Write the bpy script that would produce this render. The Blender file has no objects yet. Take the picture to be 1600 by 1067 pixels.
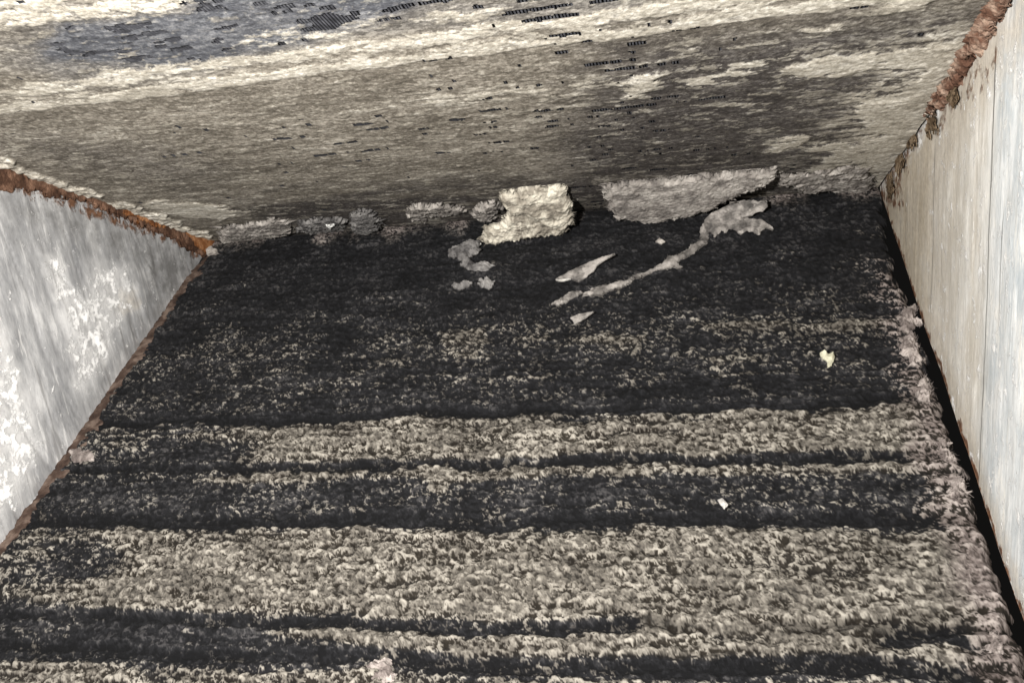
import bpy, math
import numpy as np
from mathutils import Matrix, Vector

# ------------------------------------------------------------------ camera, light, world
scene = bpy.context.scene
col = scene.collection
W = 0.45                                   # width between the two end plates (m)
HALF = 0.3987894157                        # half opening angle of the two coil panels
F = 1381.3523645893501                     # focal length in photo pixels (1600 wide)
R = np.array([[0.974251097, 0.195832288, -0.111734131],
              [-0.048377221, -0.302462077, -0.951932948],
              [-0.220214544, 0.932827105, -0.285200188]])
EYE = np.array([0.346901522, -0.57422556, 0.089566526])
cd = bpy.data.cameras.new('camera'); cam = bpy.data.objects.new('camera', cd); col.objects.link(cam)
cd.sensor_width = 36.0; cd.lens = 36.0 * F / 1600; cd.clip_start = 0.01; cd.clip_end = 50
m = Matrix.Identity(4)
for i in range(3):
    m[i][0], m[i][1], m[i][2], m[i][3] = R[0][i], -R[1][i], -R[2][i], EYE[i]
cam.matrix_world = m
scene.camera = cam

world = bpy.data.worlds.new('World'); scene.world = world; world.use_nodes = True
bg = world.node_tree.nodes['Background']
bg.inputs[0].default_value = (1.0, 0.95, 0.9, 1); bg.inputs[1].default_value = 0.006

ld = bpy.data.lights.new('phone_flash', 'AREA'); ld.shape = 'DISK'; ld.size = 0.012
ld.energy = 6.3; ld.color = (1.0, 0.972, 0.938)
lamp = bpy.data.objects.new('phone_flash', ld); col.objects.link(lamp)
lm = m.copy()
lp = EYE + R[0] * -0.095 - R[1] * 0.03
for i in range(3): lm[i][3] = lp[i]
lamp.matrix_world = lm

scene.view_settings.view_transform = 'Standard'
scene.view_settings.look = 'None'
scene.view_settings.exposure = 0.0
scene.view_settings.gamma = 1.0

# ------------------------------------------------------------------ geometry of the wedge
SH, CH = math.sin(HALF), math.cos(HALF)
N_UP = np.array([0, -SH, -CH]); N_LO = np.array([0, -SH, CH])       # both point into the wedge

def ray(px, py):
    return R.T @ np.array([(px - 800) / F, (py - 533.5) / F, 1.0])

def hit(px, py, p0, n):                    # point of a plane seen at a photo pixel
    d = ray(px, py); t = ((p0 - EYE) @ n) / (d @ n)
    return EYE + d * t

def up(px, py, lift=0.0): return hit(px, py, N_UP * lift, N_UP)
def lo(px, py, lift=0.0): return hit(px, py, N_LO * lift, N_LO)
def uv_up(px, py): p = up(px, py); return p[0], -p[1] * CH + p[2] * SH
def uv_lo(px, py): p = lo(px, py); return p[0], -p[1] * CH - p[2] * SH
def pl_left(px, py): return hit(px, py, np.zeros(3), np.array([1.0, 0, 0]))
def pl_right(px, py): return hit(px, py, np.array([W, 0, 0]), np.array([1.0, 0, 0]))

# ------------------------------------------------------------------ noise
def h2(ix, iy, s):
    a = (ix.astype(np.int64) * 374761393 + iy.astype(np.int64) * 668265263 + s * 974634541) & 0xFFFFFFFF
    a = ((a ^ (a >> 13)) * 1274126177) & 0xFFFFFFFF
    a = (a ^ (a >> 16)) & 0xFFFFFFFF
    a = (a * 2246822519) & 0xFFFFFFFF
    a = a ^ (a >> 15)
    return (a & 0xFFFFFF) / float(0x1000000)

def vnoise(x, y, s=0):
    ix, iy = np.floor(x), np.floor(y); fx, fy = x - ix, y - iy
    g = 0
    sx = fx * fx * fx * (fx * (fx * 6 - 15) + 10); sy = fy * fy * fy * (fy * (fy * 6 - 15) + 10)
    def gr(dx, dy):
        a = h2(ix + dx, iy + dy, s) * 6.2831853
        return np.cos(a) * (fx - dx) + np.sin(a) * (fy - dy)
    a = gr(0, 0) * (1 - sx) + gr(1, 0) * sx
    b = gr(0, 1) * (1 - sx) + gr(1, 1) * sx
    return (a * (1 - sy) + b * sy) * 1.5

def fbm(x, y, o=4, s=0, gain=0.5):
    r = 0; a = 1.0
    for k in range(o):
        r = r + a * vnoise(x, y, s + 17 * k); x = x * 2.03 + 11.3; y = y * 2.03 - 7.1; a *= gain
    return r

def worley(x, y, s=0):
    ix, iy = np.floor(x), np.floor(y)
    f1 = np.full(x.shape, 9.0); f2 = np.full(x.shape, 9.0); idr = np.zeros(x.shape)
    for dx in (-1, 0, 1):
        for dy in (-1, 0, 1):
            cx, cy = ix + dx, iy + dy
            px = cx + 0.1 + 0.8 * h2(cx, cy, s); py = cy + 0.1 + 0.8 * h2(cx, cy, s + 5)
            d = np.hypot(px - x, py - y); r = h2(cx, cy, s + 9)
            nearer = d < f1
            f2 = np.where(nearer, f1, np.minimum(f2, d)); f1 = np.where(nearer, d, f1)
            idr = np.where(nearer, r, idr)
    return f1, f2, idr

def ss(a, b, x):
    t = np.clip((x - a) / (b - a), 0, 1); return t * t * (3 - 2 * t)

def poly_sd(x, y, poly):                   # signed distance to a polygon, positive inside
    P = np.asarray(poly, float); d = np.full(x.shape, 1e9); ins = np.zeros(x.shape, bool)
    for k in range(len(P)):
        a, b = P[k - 1], P[k]; e = b - a
        wx, wy = x - a[0], y - a[1]
        t = np.clip((wx * e[0] + wy * e[1]) / max(e @ e, 1e-18), 0, 1)
        d = np.minimum(d, np.hypot(wx - e[0] * t, wy - e[1] * t))
        if abs(e[1]) > 1e-12:
            c = ((a[1] <= y) != (b[1] <= y)) & (wx < e[0] * wy / e[1])
            ins ^= c
    return np.where(ins, d, -d)

def rank(a):                               # spread a field evenly over 0..1
    r = np.empty(a.size); r[np.argsort(a, axis=None)] = np.linspace(0, 1, a.size); return r.reshape(a.shape)

def smooth(a, k):                          # box blur along both axes
    for ax in (0, 1):
        c = np.cumsum(np.concatenate([np.repeat(np.take(a, [0], ax), k + 1, ax), a, np.repeat(np.take(a, [-1], ax), k, ax)], ax), ax)
        n = a.shape[ax]
        a = (np.take(c, range(2 * k + 1, 2 * k + 1 + n), ax) - np.take(c, range(0, n), ax)) / (2 * k + 1)
    return a

# ------------------------------------------------------------------ mesh helpers
def mesh_obj(name, V, faces, mat, parent=None, attrs=None, smooth_shade=True, loc=None):
    """faces: list of integer arrays, each (n,3) or (n,4)."""
    V = np.asarray(V, float)
    if loc is not None: V = V - loc
    me = bpy.data.meshes.new(name)
    me.vertices.add(len(V)); me.vertices.foreach_set('co', V.astype(np.float32).ravel())
    loops = np.concatenate([np.asarray(f, np.int32).ravel() for f in faces])
    tot = np.concatenate([np.full(len(f), np.asarray(f).shape[1], np.int32) for f in faces])
    start = np.concatenate([[0], np.cumsum(tot)[:-1]]).astype(np.int32)
    me.loops.add(len(loops)); me.loops.foreach_set('vertex_index', loops)
    me.polygons.add(len(tot)); me.polygons.foreach_set('loop_start', start); me.polygons.foreach_set('loop_total', tot)
    me.polygons.foreach_set('use_smooth', np.full(len(tot), smooth_shade))
    me.update(calc_edges=True); me.validate()
    for k, a in (attrs or {}).items():
        at = me.attributes.new(k, 'FLOAT', 'POINT'); at.data.foreach_set('value', np.asarray(a, np.float32).ravel())
    me.materials.append(mat)
    o = bpy.data.objects.new(name, me); col.objects.link(o)
    if loc is not None: o.location = loc
    if parent is not None:
        o.parent = parent
        if loc is None: o.location = -parent.location
        else: o.location = Vector(loc) - parent.location
    return o

def tag(o, label=None, cat=None, group=None, kind=None):
    if label: o['label'] = label
    if cat: o['category'] = cat
    if group: o['group'] = group
    if kind: o['kind'] = kind
    return o

def empty(name, loc):
    o = bpy.data.objects.new(name, None); col.objects.link(o); o.location = loc; o.empty_display_size = 0.02
    return o

def grid_faces(nr, nc):
    i = np.arange(nr * nc).reshape(nr, nc)
    return np.stack([i[:-1, :-1], i[:-1, 1:], i[1:, 1:], i[1:, :-1]], -1).reshape(-1, 4)

def boundary(faces):
    E = np.concatenate([np.stack([faces[:, k], faces[:, (k + 1) % faces.shape[1]]], 1) for k in range(faces.shape[1])])
    key = np.sort(E, 1); _, inv, cnt = np.unique(key[:, 0].astype(np.int64) * (1 << 32) + key[:, 1], return_inverse=True, return_counts=True)
    return E[cnt[inv] == 1]

# ------------------------------------------------------------------ materials
def new_mat(name):
    mt = bpy.data.materials.new(name); mt.use_nodes = True
    nt = mt.node_tree; b = nt.nodes['Principled BSDF']
    return mt, nt, b

class NB:
    """small node-building helper"""
    def __init__(s, nt): s.nt = nt; s.L = nt.links
    def n(s, t, **k):
        x = s.nt.nodes.new(t)
        for a, v in k.items(): setattr(x, a, v)
        return x
    def put(s, sock, v):
        if hasattr(v, 'is_output') or isinstance(v, bpy.types.NodeSocket): s.L.new(v, sock)
        else: sock.default_value = v
    def attr(s, name): return s.n('ShaderNodeAttribute', attribute_name=name).outputs['Fac']
    def coord(s, scale=(1, 1, 1), rot=(0, 0, 0)):
        c = s.n('ShaderNodeTexCoord'); mp = s.n('ShaderNodeMapping')
        s.L.new(c.outputs['Object'], mp.inputs[0]); mp.inputs['Scale'].default_value = scale; mp.inputs['Rotation'].default_value = rot
        return mp.outputs[0]
    def noise(s, vec, scale, detail=4, rough=0.55, out='Fac'):
        x = s.n('ShaderNodeTexNoise'); s.L.new(vec, x.inputs['Vector'])
        x.inputs['Scale'].default_value = scale; x.inputs['Detail'].default_value = detail; x.inputs['Roughness'].default_value = rough
        return x.outputs[out]
    def ramp(s, fac, stops):
        x = s.n('ShaderNodeValToRGB'); s.put(x.inputs[0], fac); e = x.color_ramp.elements
        while len(e) < len(stops): e.new(0.5)
        for k, (p, c) in enumerate(stops):
            e[k].position = p; e[k].color = (c, c, c, 1) if not hasattr(c, '__len__') else (*c, 1)
        return x.outputs[0]
    def math(s, op, a, b=0.0, clamp=False):
        x = s.n('ShaderNodeMath', operation=op, use_clamp=clamp); s.put(x.inputs[0], a); s.put(x.inputs[1], b); return x.outputs[0]
    def rng(s, v, a, b, c=0.0, d=1.0):
        x = s.n('ShaderNodeMapRange'); s.put(x.inputs[0], v)
        for k, q in enumerate((a, b, c, d)): x.inputs[k + 1].default_value = q
        x.clamp = True; return x.outputs[0]
    def mix(s, f, a, b, mode='MIX'):
        x = s.n('ShaderNodeMix', data_type='RGBA', blend_type=mode)
        s.put(x.inputs[0], f)
        s.put(x.inputs[6], a if not isinstance(a, tuple) else (*a, 1)); s.put(x.inputs[7], b if not isinstance(b, tuple) else (*b, 1))
        return x.outputs[2]
    def bump(s, hgt, strength, dist, prev=None):
        x = s.n('ShaderNodeBump'); s.put(x.inputs['Height'], hgt)
        x.inputs['Strength'].default_value = strength; x.inputs['Distance'].default_value = dist
        if prev: s.L.new(prev, x.inputs['Normal'])
        return x.outputs[0]

def lint_material(name, dark, mid, light, scale=260.0):
    mt, nt, b = new_mat(name); k = NB(nt)
    v = k.coord()
    t = k.attr('tone')
    f = k.math('ADD', k.math('MULTIPLY', k.noise(v, scale, 5, 0.65), 0.7), k.math('MULTIPLY', t, 0.5))
    c = k.ramp(f, [(0.28, dark), (0.55, mid), (0.85, light)])
    k.put(b.inputs['Base Color'], c); b.inputs['Roughness'].default_value = 1.0
    b.inputs['Specular IOR Level'].default_value = 0.12
    k.put(b.inputs['Normal'], k.bump(k.noise(v, 1500, 3, 0.7), 0.7, 0.0006))
    return mt

def lower_dust_material():
    mt, nt, b = new_mat('thick_lint'); k = NB(nt)
    v = k.coord(); pale, tone, warm = k.attr('pale'), k.attr('tone'), k.attr('warm')
    n1 = k.noise(v, 520, 4, 0.65)
    f = k.math('ADD', k.math('MULTIPLY', tone, 0.75), k.math('MULTIPLY', n1, 0.32))
    lint = k.ramp(f, [(0.2, (0.027, 0.0243, 0.021)), (0.55, (0.108, 0.097, 0.082)), (0.95, (0.34, 0.314, 0.27))])
    pink = k.ramp(f, [(0.2, (0.06, 0.048, 0.043)), (0.5, (0.15, 0.125, 0.115)), (0.88, (0.33, 0.29, 0.265))])
    lint = k.mix(warm, pink, lint)
    soot = k.ramp(f, [(0.25, (0.004, 0.004, 0.0045)), (0.55, (0.011, 0.011, 0.0122)), (0.9, (0.060, 0.057, 0.057))])
    crevice_brown = k.ramp(f, [(0.2, (0.010, 0.008, 0.006)), (0.6, (0.024, 0.020, 0.015)), (0.95, (0.07, 0.06, 0.047))])  # dirt between pale lumps, also standing in for shade in the crevices
    soot = k.mix(k.rng(k.attr('zone'), 0.35, 0.8), soot, crevice_brown)
    pm = k.rng(k.math('ADD', pale, k.math('MULTIPLY', k.math('SUBTRACT', n1, 0.5), 0.6)), 0.12, 0.9)
    k.put(b.inputs['Base Color'], k.mix(pm, soot, lint))
    b.inputs['Roughness'].default_value = 0.95; b.inputs['Specular IOR Level'].default_value = 0.15
    k.put(b.inputs['Normal'], k.bump(k.noise(v, 1600, 3, 0.7), 0.8, 0.0008))
    return mt

def upper_dust_material():
    mt, nt, b = new_mat('thin_dust'); k = NB(nt)
    vs = k.coord((0.85, 1.15, 1.15)); v = k.coord()
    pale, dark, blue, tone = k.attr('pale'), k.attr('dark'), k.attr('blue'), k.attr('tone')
    n1 = k.noise(vs, 420, 5, 0.68); n2 = k.noise(v, 1300, 3, 0.7); n3 = k.noise(vs, 120, 4, 0.6)
    f = k.math('ADD', k.math('ADD', k.math('MULTIPLY', k.noise(v, 620, 4, 0.7), 0.6), k.math('MULTIPLY', n1, 0.35)), k.math('MULTIPLY', tone, 0.25))
    base = k.ramp(f, [(0.38, (0.055, 0.047, 0.037)), (0.58, (0.158, 0.139, 0.112)), (0.78, (0.38, 0.345, 0.29))])
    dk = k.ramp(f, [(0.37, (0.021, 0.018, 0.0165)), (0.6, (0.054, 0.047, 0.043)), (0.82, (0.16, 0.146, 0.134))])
    bl = k.ramp(f, [(0.36, (0.030, 0.031, 0.036)), (0.58, (0.080, 0.083, 0.093)), (0.82, (0.22, 0.22, 0.225))])
    be = k.ramp(f, [(0.38, (0.21, 0.188, 0.152)), (0.58, (0.43, 0.395, 0.33)), (0.78, (0.74, 0.705, 0.625))])
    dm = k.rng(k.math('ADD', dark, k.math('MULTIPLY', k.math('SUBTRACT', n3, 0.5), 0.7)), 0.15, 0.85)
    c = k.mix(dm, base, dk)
    c = k.mix(blue, c, bl)
    pm = k.rng(k.math('ADD', pale, k.math('MULTIPLY', k.math('SUBTRACT', n1, 0.5), 0.8)), 0.12, 0.95)
    c = k.mix(pm, c, be)
    k.put(b.inputs['Base Color'], c); b.inputs['Roughness'].default_value = 0.95; b.inputs['Specular IOR Level'].default_value = 0.15
    k.put(b.inputs['Normal'], k.bump(n2, 0.5, 0.0005, k.bump(n1, 0.3, 0.0008)))
    return mt

def fin_material(name, a, m_, z):
    mt, nt, b = new_mat(name); k = NB(nt)
    v = k.coord((1, 1, 1)); f = k.noise(v, 300, 4, 0.65)
    k.put(b.inputs['Base Color'], k.ramp(f, [(0.3, a), (0.55, m_), (0.8, z)]))
    b.inputs['Roughness'].default_value = 0.8; b.inputs['Specular IOR Level'].default_value = 0.2
    return mt

def rust_material(name, a, bq, c, scale=220):
    mt, nt, b = new_mat(name); k = NB(nt)
    v = k.coord(); f = k.math('ADD', k.math('MULTIPLY', k.noise(v, scale, 5, 0.7), 0.75), k.math('MULTIPLY', k.attr('tone'), 0.4))
    k.put(b.inputs['Base Color'], k.ramp(f, [(0.3, a), (0.55, bq), (0.85, c)]))
    b.inputs['Roughness'].default_value = 0.95; b.inputs['Specular IOR Level'].default_value = 0.15
    k.put(b.inputs['Normal'], k.bump(k.noise(v, 1100, 4, 0.7), 0.9, 0.001))
    return mt

def plate_material(name, right):
    mt, nt, b = new_mat(name); k = NB(nt)
    v = k.coord()
    rust, crust, stain, plate_zone = k.attr('rust'), k.attr('crust'), k.attr('stain'), k.attr('bare')
    if right:
        st = k.coord((1, 1, 0.10)); fine = k.noise(st, 420, 5, 0.7); broad = k.noise(k.coord((1, 1, 0.22)), 85, 4, 0.65)
        c = k.ramp(k.math('ADD', k.math('MULTIPLY', fine, 0.45), k.math('MULTIPLY', broad, 0.55)),
                   [(0.33, (0.47, 0.45, 0.40)), (0.5, (0.64, 0.615, 0.56)), (0.68, (0.82, 0.805, 0.76))])
        cool = k.ramp(k.math('ADD', k.math('MULTIPLY', fine, 0.45), k.math('MULTIPLY', broad, 0.55)),
                   [(0.33, (0.42, 0.45, 0.46)), (0.5, (0.60, 0.62, 0.62)), (0.68, (0.80, 0.815, 0.81))])
        c = k.mix(plate_zone, c, cool)
    else:
        st = k.coord((1, 1.0, 0.22), (math.radians(-24), 0, 0)); fine = k.noise(st, 200, 7, 0.74); broad = k.noise(k.coord((1, 1, 0.4), (math.radians(-24), 0, 0)), 50, 6, 0.7)
        c = k.ramp(k.math('ADD', k.math('MULTIPLY', fine, 0.4), k.math('MULTIPLY', broad, 0.6)),
                   [(0.36, (0.16, 0.162, 0.168)), (0.5, (0.33, 0.33, 0.332)), (0.64, (0.60, 0.595, 0.585))])
        sc = k.rng(k.noise(k.coord((1, 1.0, 0.05), (math.radians(-24), 0, 0)), 150, 3, 0.6), 0.60, 0.66)
        c = k.mix(k.math('MULTIPLY', sc, 0.55), c, (0.14, 0.135, 0.13))
        sc = k.rng(k.noise(k.coord((1, 1.0, 0.12), (math.radians(-24), 0, 0)), 210, 4, 0.7), 0.58, 0.66)
        c = k.mix(k.math('MULTIPLY', sc, 0.6), c, (0.70, 0.69, 0.67))
        gr = k.noise(v, 90, 5, 0.65)
        c = k.mix(k.math('MULTIPLY', plate_zone, k.rng(gr, 0.3, 0.6)), c, (0.125, 0.123, 0.12))  # masked area mixed to a darker mottled grey
    if right:
        mott = k.rng(k.noise(k.coord((1, 1, 0.42)), 52, 8, 0.76), 0.43, 0.60)
        c = k.mix(k.math('MULTIPLY', mott, 0.75), c, k.mix(plate_zone, (0.46, 0.395, 0.295), (0.33, 0.385, 0.42)))
        fl = k.rng(k.noise(k.coord((1, 1, 0.16)), 520, 4, 0.65), 0.60, 0.68)
        c = k.mix(k.math('MULTIPLY', fl, 0.6), c, (0.88, 0.87, 0.84))
        gz = k.rng(k.noise(k.coord((1, 1, 0.3)), 130, 5, 0.7), 0.5, 0.7)
        c = k.mix(k.math('MULTIPLY', gz, 0.4), c, (0.40, 0.375, 0.33))
        wb = k.rng(k.noise(k.coord((1, 1, 0.35)), 95, 7, 0.74), 0.54, 0.64)
        c = k.mix(k.math('MULTIPLY', wb, 0.7), c, (0.82, 0.79, 0.72))
    n = k.noise(v, 420, 5, 0.7); n2 = k.noise(v, 160, 5, 0.65)
    tan = k.ramp(k.math('ADD', k.math('MULTIPLY', n, 0.5), k.math('MULTIPLY', n2, 0.5)), [(0.32, (0.17, 0.125, 0.08)), (0.5, (0.37, 0.31, 0.225)), (0.68, (0.56, 0.50, 0.40))])
    c = k.mix(k.rng(k.math('ADD', stain, k.math('MULTIPLY', k.math('SUBTRACT', n2, 0.5), 1.3)), 0.25, 1.0, 0, 0.75), c, tan)
    c = k.mix(k.math('MULTIPLY', k.rng(crust, 0.15, 0.65), k.rng(n2, 0.3, 0.7, 0.25, 0.8)), c, (0.72, 0.71, 0.69))
    cm = k.rng(k.math('ADD', crust, k.math('MULTIPLY', k.math('SUBTRACT', k.noise(v, 130, 9, 0.75), 0.5), 3.4)), 0.56, 0.78)
    c = k.mix(cm, c, (0.90, 0.89, 0.87))
    if right:
        xyz = k.n('ShaderNodeSeparateXYZ'); k.L.new(v, xyz.inputs[0])
        wander = k.math('MULTIPLY', k.math('SUBTRACT', k.noise(k.coord((1, 0, 1)), 22, 4, 0.6), 0.5), 0.005)
        for sy, wd, zt, zb in ((-0.1315, 0.00045, 0.043, -0.045), (-0.2165, 0.0006, 0.084, -0.11), (-0.232, 0.0003, 0.03, -0.02)):
            dist = k.math('ABSOLUTE', k.math('SUBTRACT', k.math('ADD', xyz.outputs[1], wander), sy))
            ln = k.math('MULTIPLY', k.rng(dist, wd * 1.6, wd * 0.5), k.math('MULTIPLY', k.rng(xyz.outputs[2], zt, zt - 0.01), k.rng(xyz.outputs[2], zb, zb + 0.01)))
            ln = k.math('MULTIPLY', ln, k.rng(k.noise(st, 60, 3, 0.6), 0.3, 0.55, 0.35, 0.9))
            c = k.mix(ln, c, (0.10, 0.095, 0.085))
    rm = k.rng(k.math('ADD', rust, k.math('MULTIPLY', k.math('SUBTRACT', n2, 0.5), 2.2)), 0.55, 0.85)
    c = k.mix(rm, c, k.ramp(n, [(0.3, (0.055, 0.026, 0.014)), (0.7, (0.20, 0.10, 0.055))]))
    k.put(b.inputs['Base Color'], c)
    k.put(b.inputs['Roughness'], k.rng(fine, 0.3, 0.7, 0.38, 0.62)); b.inputs['Metallic'].default_value = 0.0
    b.inputs['Specular IOR Level'].default_value = 0.6
    hgt = k.math('ADD', k.math('MULTIPLY', fine, 0.5), k.math('MULTIPLY', k.math('ADD', cm, rm), 0.8))
    k.put(b.inputs['Normal'], k.bump(n, 0.35, 0.0006, k.bump(hgt, 0.6, 0.0012)))
    return mt

M = dict(
    lower=lower_dust_material(), upper=upper_dust_material(), fin=fin_material('dirty_aluminium_fin', (0.015, 0.015, 0.017), (0.056, 0.057, 0.065), (0.14, 0.14, 0.145)), sooty_fin=fin_material('sooty_fin', (0.006, 0.006, 0.007), (0.02, 0.02, 0.022), (0.06, 0.06, 0.062)),
    grey=lint_material('grey_lint', (0.08, 0.072, 0.067), (0.21, 0.19, 0.172), (0.40, 0.37, 0.335)),
    dim=lint_material('sooty_lint', (0.035, 0.033, 0.033), (0.10, 0.095, 0.092), (0.22, 0.21, 0.20)),
    beige=lint_material('beige_lint', (0.11, 0.096, 0.078), (0.27, 0.242, 0.198), (0.58, 0.54, 0.45)),
    pink=lint_material('pinkish_lint', (0.055, 0.045, 0.041), (0.145, 0.122, 0.112), (0.34, 0.30, 0.275)),
    dusk=lint_material('dull_lint', (0.045, 0.042, 0.040), (0.135, 0.124, 0.114), (0.33, 0.305, 0.28)),
    chalk=lint_material('chalky_crumb', (0.16, 0.15, 0.14), (0.30, 0.285, 0.265), (0.55, 0.53, 0.49)),
    white=lint_material('white_flake', (0.55, 0.54, 0.51), (0.80, 0.79, 0.75), (0.92, 0.91, 0.88)),
    yellow=lint_material('yellowish_fluff', (0.16, 0.15, 0.10), (0.30, 0.285, 0.205), (0.50, 0.485, 0.37)),
    rust=rust_material('orange_brown_rust', (0.026, 0.014, 0.009), (0.082, 0.042, 0.026), (0.21, 0.12, 0.078)),
    rust_red=rust_material('reddish_rust', (0.045, 0.021, 0.013), (0.135, 0.070, 0.046), (0.40, 0.29, 0.22)),
    rust_dark=rust_material('dark_brown_rust', (0.018, 0.011, 0.009), (0.065, 0.042, 0.032), (0.17, 0.125, 0.10)),
    rust_orange=rust_material('bright_orange_rust', (0.075, 0.026, 0.010), (0.20, 0.078, 0.028), (0.38, 0.19, 0.09)),
    rust_tan=rust_material('tan_rust', (0.045, 0.028, 0.016), (0.12, 0.082, 0.048), (0.28, 0.21, 0.14)),
    left=plate_material('galvanised_sheet', False), right=plate_material('chalky_sheet', True),
)

# ------------------------------------------------------------------ coil panels
VMAX = 0.372
def add_fins(parent, side):
    """the pack of thin aluminium fins behind the dust, one box per fin, 1.2 mm apart"""
    n = N_UP if side > 0 else N_LO
    d = np.array([0, -CH, side * SH])
    rng = np.random.default_rng(3 + side)
    u0 = 0.003; u1 = W - 0.003 if side > 0 else W - 0.0095
    us = np.arange(u0, u1, 0.00122)
    V = []; Fc = []
    segs = np.linspace(0.003, VMAX, 8)
    for u in us:
        base = len(V); t = 0.00033
        wob = rng.normal(0, 0.00009, len(segs))
        for j, v in enumerate(segs):
            for du, hh in ((-t, -0.02), (-t, 0.0), (t, 0.0), (t, -0.02)):
                V.append(np.array([u + du + wob[j] * (hh == 0.0), 0, 0]) + d * v + n * hh)
        for j in range(len(segs) - 1):
            for q in range(3):
                a = base + j * 4 + q; Fc.append((a, a + 1, a + 5, a + 4))
        Fc.append((base, base + 1, base + 2, base + 3)); e = base + (len(segs) - 1) * 4; Fc.append((e, e + 3, e + 2, e + 1))
    o = mesh_obj('fin_pack', V, [np.array(Fc)], M['fin' if side > 0 else 'sooty_fin'], parent, smooth_shade=False)
    return tag(o, kind='stuff')

def lower_panel():
    root = tag(empty('coil_panel', (W / 2, 0, 0)), 'lower coil face buried under thick lumpy lint in black and grey stripes', 'coil panel', 'dusty coil faces')
    add_fins(root, -1)
    u = np.arange(0.0005, W - 0.0005, 0.00048); v = np.concatenate([np.arange(0, 0.12, 0.00085), np.arange(0.12, VMAX, 0.0006)])
    U, Vv = np.meshgrid(u, v)
    wob = 0.0032 * fbm(U * 9, Vv * 9, 3, 1) + 0.0016 * fbm(U * 45, Vv * 30, 3, 2) + 0.0009 * fbm(U * 160, Vv * 160, 2, 3)
    vw = Vv + wob
    tab = [(0, 0), (.03, .02), (.09, .05), (.100, .10), (.114, .12), (.121, .46), (.134, .38), (.139, .14), (.145, .22), (.150, .20), (.154, .12), (.159, .18), (.163, .52), (.167, .16), (.173, .26),
           (.180, .12), (.185, .02), (.1885, 0), (.1905, .62), (.197, .82), (.205, .86), (.214, .90), (.2165, .8), (.2185, .08), (.2232, .08), (.2255, .78), (.2295, .72),
           (.232, .12), (.243, .10), (.247, .27), (.251, .06), (.2575, 0), (.2605, .62), (.268, .84), (.285, .90), (.300, .99), (.3025, .7), (.3045, .1), (.3092, .12),
           (.3115, .9), (.317, .95), (.3195, .12), (.3255, .10), (.328, .5), (.34, .8), (.372, .8)]
    tv = [a for a, _ in tab]; tc = [b for _, b in tab]
    cov = np.interp(vw, tv, tc)
    def reg(px, soft=0.004):
        poly = [uv_lo(*p) for p in px]
        return ss(-soft, soft, poly_sd(U + 0.003 * fbm(U * 60, Vv * 60, 3, 7), Vv + 0.002 * fbm(U * 60, Vv * 60, 3, 8), poly))
    # the dark groove near the bottom stops at mid width; it is filled with pale lint to the right of it
    k = reg([(1000, 960), (1650, 960), (1650, 1012), (1000, 1012)]); cov = cov * (1 - k) + 0.88 * k
    k = reg([(-60, 960), (380, 968), (380, 1012), (-60, 1005)]); cov = cov * (1 - k) + 0.06 * k
    bare = reg([(-80, 940), (150, 958), (380, 968), (430, 1000), (560, 1012), (590, 1030), (540, 1050), (300, 1048), (-80, 1030)]); cov = cov * (1 - bare) + 0.05 * bare
    k = reg([(100, 690), (330, 680), (420, 700), (380, 730), (270, 780), (60, 800)], 0.012); cov *= 1 - 0.72 * k
    k = reg([(0, 840), (150, 835), (230, 860), (150, 930), (-60, 960)], 0.01); cov *= 1 - 0.6 * k
    k = reg([(1400, 985), (1530, 990), (1540, 1025), (1380, 1020)], 0.006); cov *= 1 - 0.75 * k
    k = reg([(1440, 660), (1500, 660), (1520, 830), (1450, 830)], 0.01); cov *= 1 - 0.5 * k
    for px, amt in [([(1090, 512), (1220, 508), (1330, 510), (1400, 500), (1400, 540), (1250, 545), (1120, 550)], .45), ([(865, 545), (935, 530), (1015, 528), (1012, 560), (930, 565)], .5),
                    ([(690, 525), (755, 518), (760, 545), (745, 575), (700, 570)], .62), ([(800, 530), (860, 525), (850, 560), (815, 560)], .4), ([(560, 560), (640, 560), (640, 580), (560, 580)], .35),
                    ([(220, 560), (520, 540), (560, 560), (420, 600), (220, 610)], .13), ([(930, 590), (990, 580), (990, 625), (940, 625)], .3), ([(1100, 560), (1180, 555), (1190, 600), (1110, 600)], .3),
                    ([(640, 640), (700, 640), (730, 830), (690, 830)], .1), ([(670, 735), (705, 740), (700, 775), (675, 775)], .6)]:
        cov = cov + amt * reg(px, 0.005)
    edge = ss(W - 0.030, W - 0.012, U + 0.006 * fbm(U * 50, Vv * 50, 3, 31)) * ss(0.03, 0.11, Vv)
    cov = np.maximum(cov, 0.72 * edge)
    cov = np.clip(cov, 0, 1)
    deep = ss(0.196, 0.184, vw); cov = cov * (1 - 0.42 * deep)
    # long ribs running from plate to plate, where lint has matted in rows
    rib = 1 - 2.2 * np.abs(fbm(U * 7, Vv * 105 + 0.5 * fbm(U * 20, Vv * 20, 2, 33), 3, 34, 0.55))
    rib2 = fbm(U * 22, Vv * 230, 3, 35, 0.6)
    ph = Vv / 0.0064 + 0.90 * fbm(U * 8, Vv * 40, 3, 37) + 0.42 * fbm(U * 38, Vv * 55, 3, 38, 0.6) + 0.13 * fbm(U * 170, Vv * 170, 2, 39)
    saw = ph - np.floor(ph); saw = saw * ss(1.0, 0.72, saw)          # each row of lint swells towards its lip, then drops into a crease
    rowamp = np.clip(0.55 + 1.1 * fbm(U * 11, Vv * 34, 3, 44), 0.05, 1.3)
    rows = 1.25 * rowamp * (saw - 0.36) + 0.35 * rib2 + 0.2 * rib
    patch = fbm(U * 26, Vv * 55, 4, 36, 0.6)
    far = ss(0.45, 0.30, cov)
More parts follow.
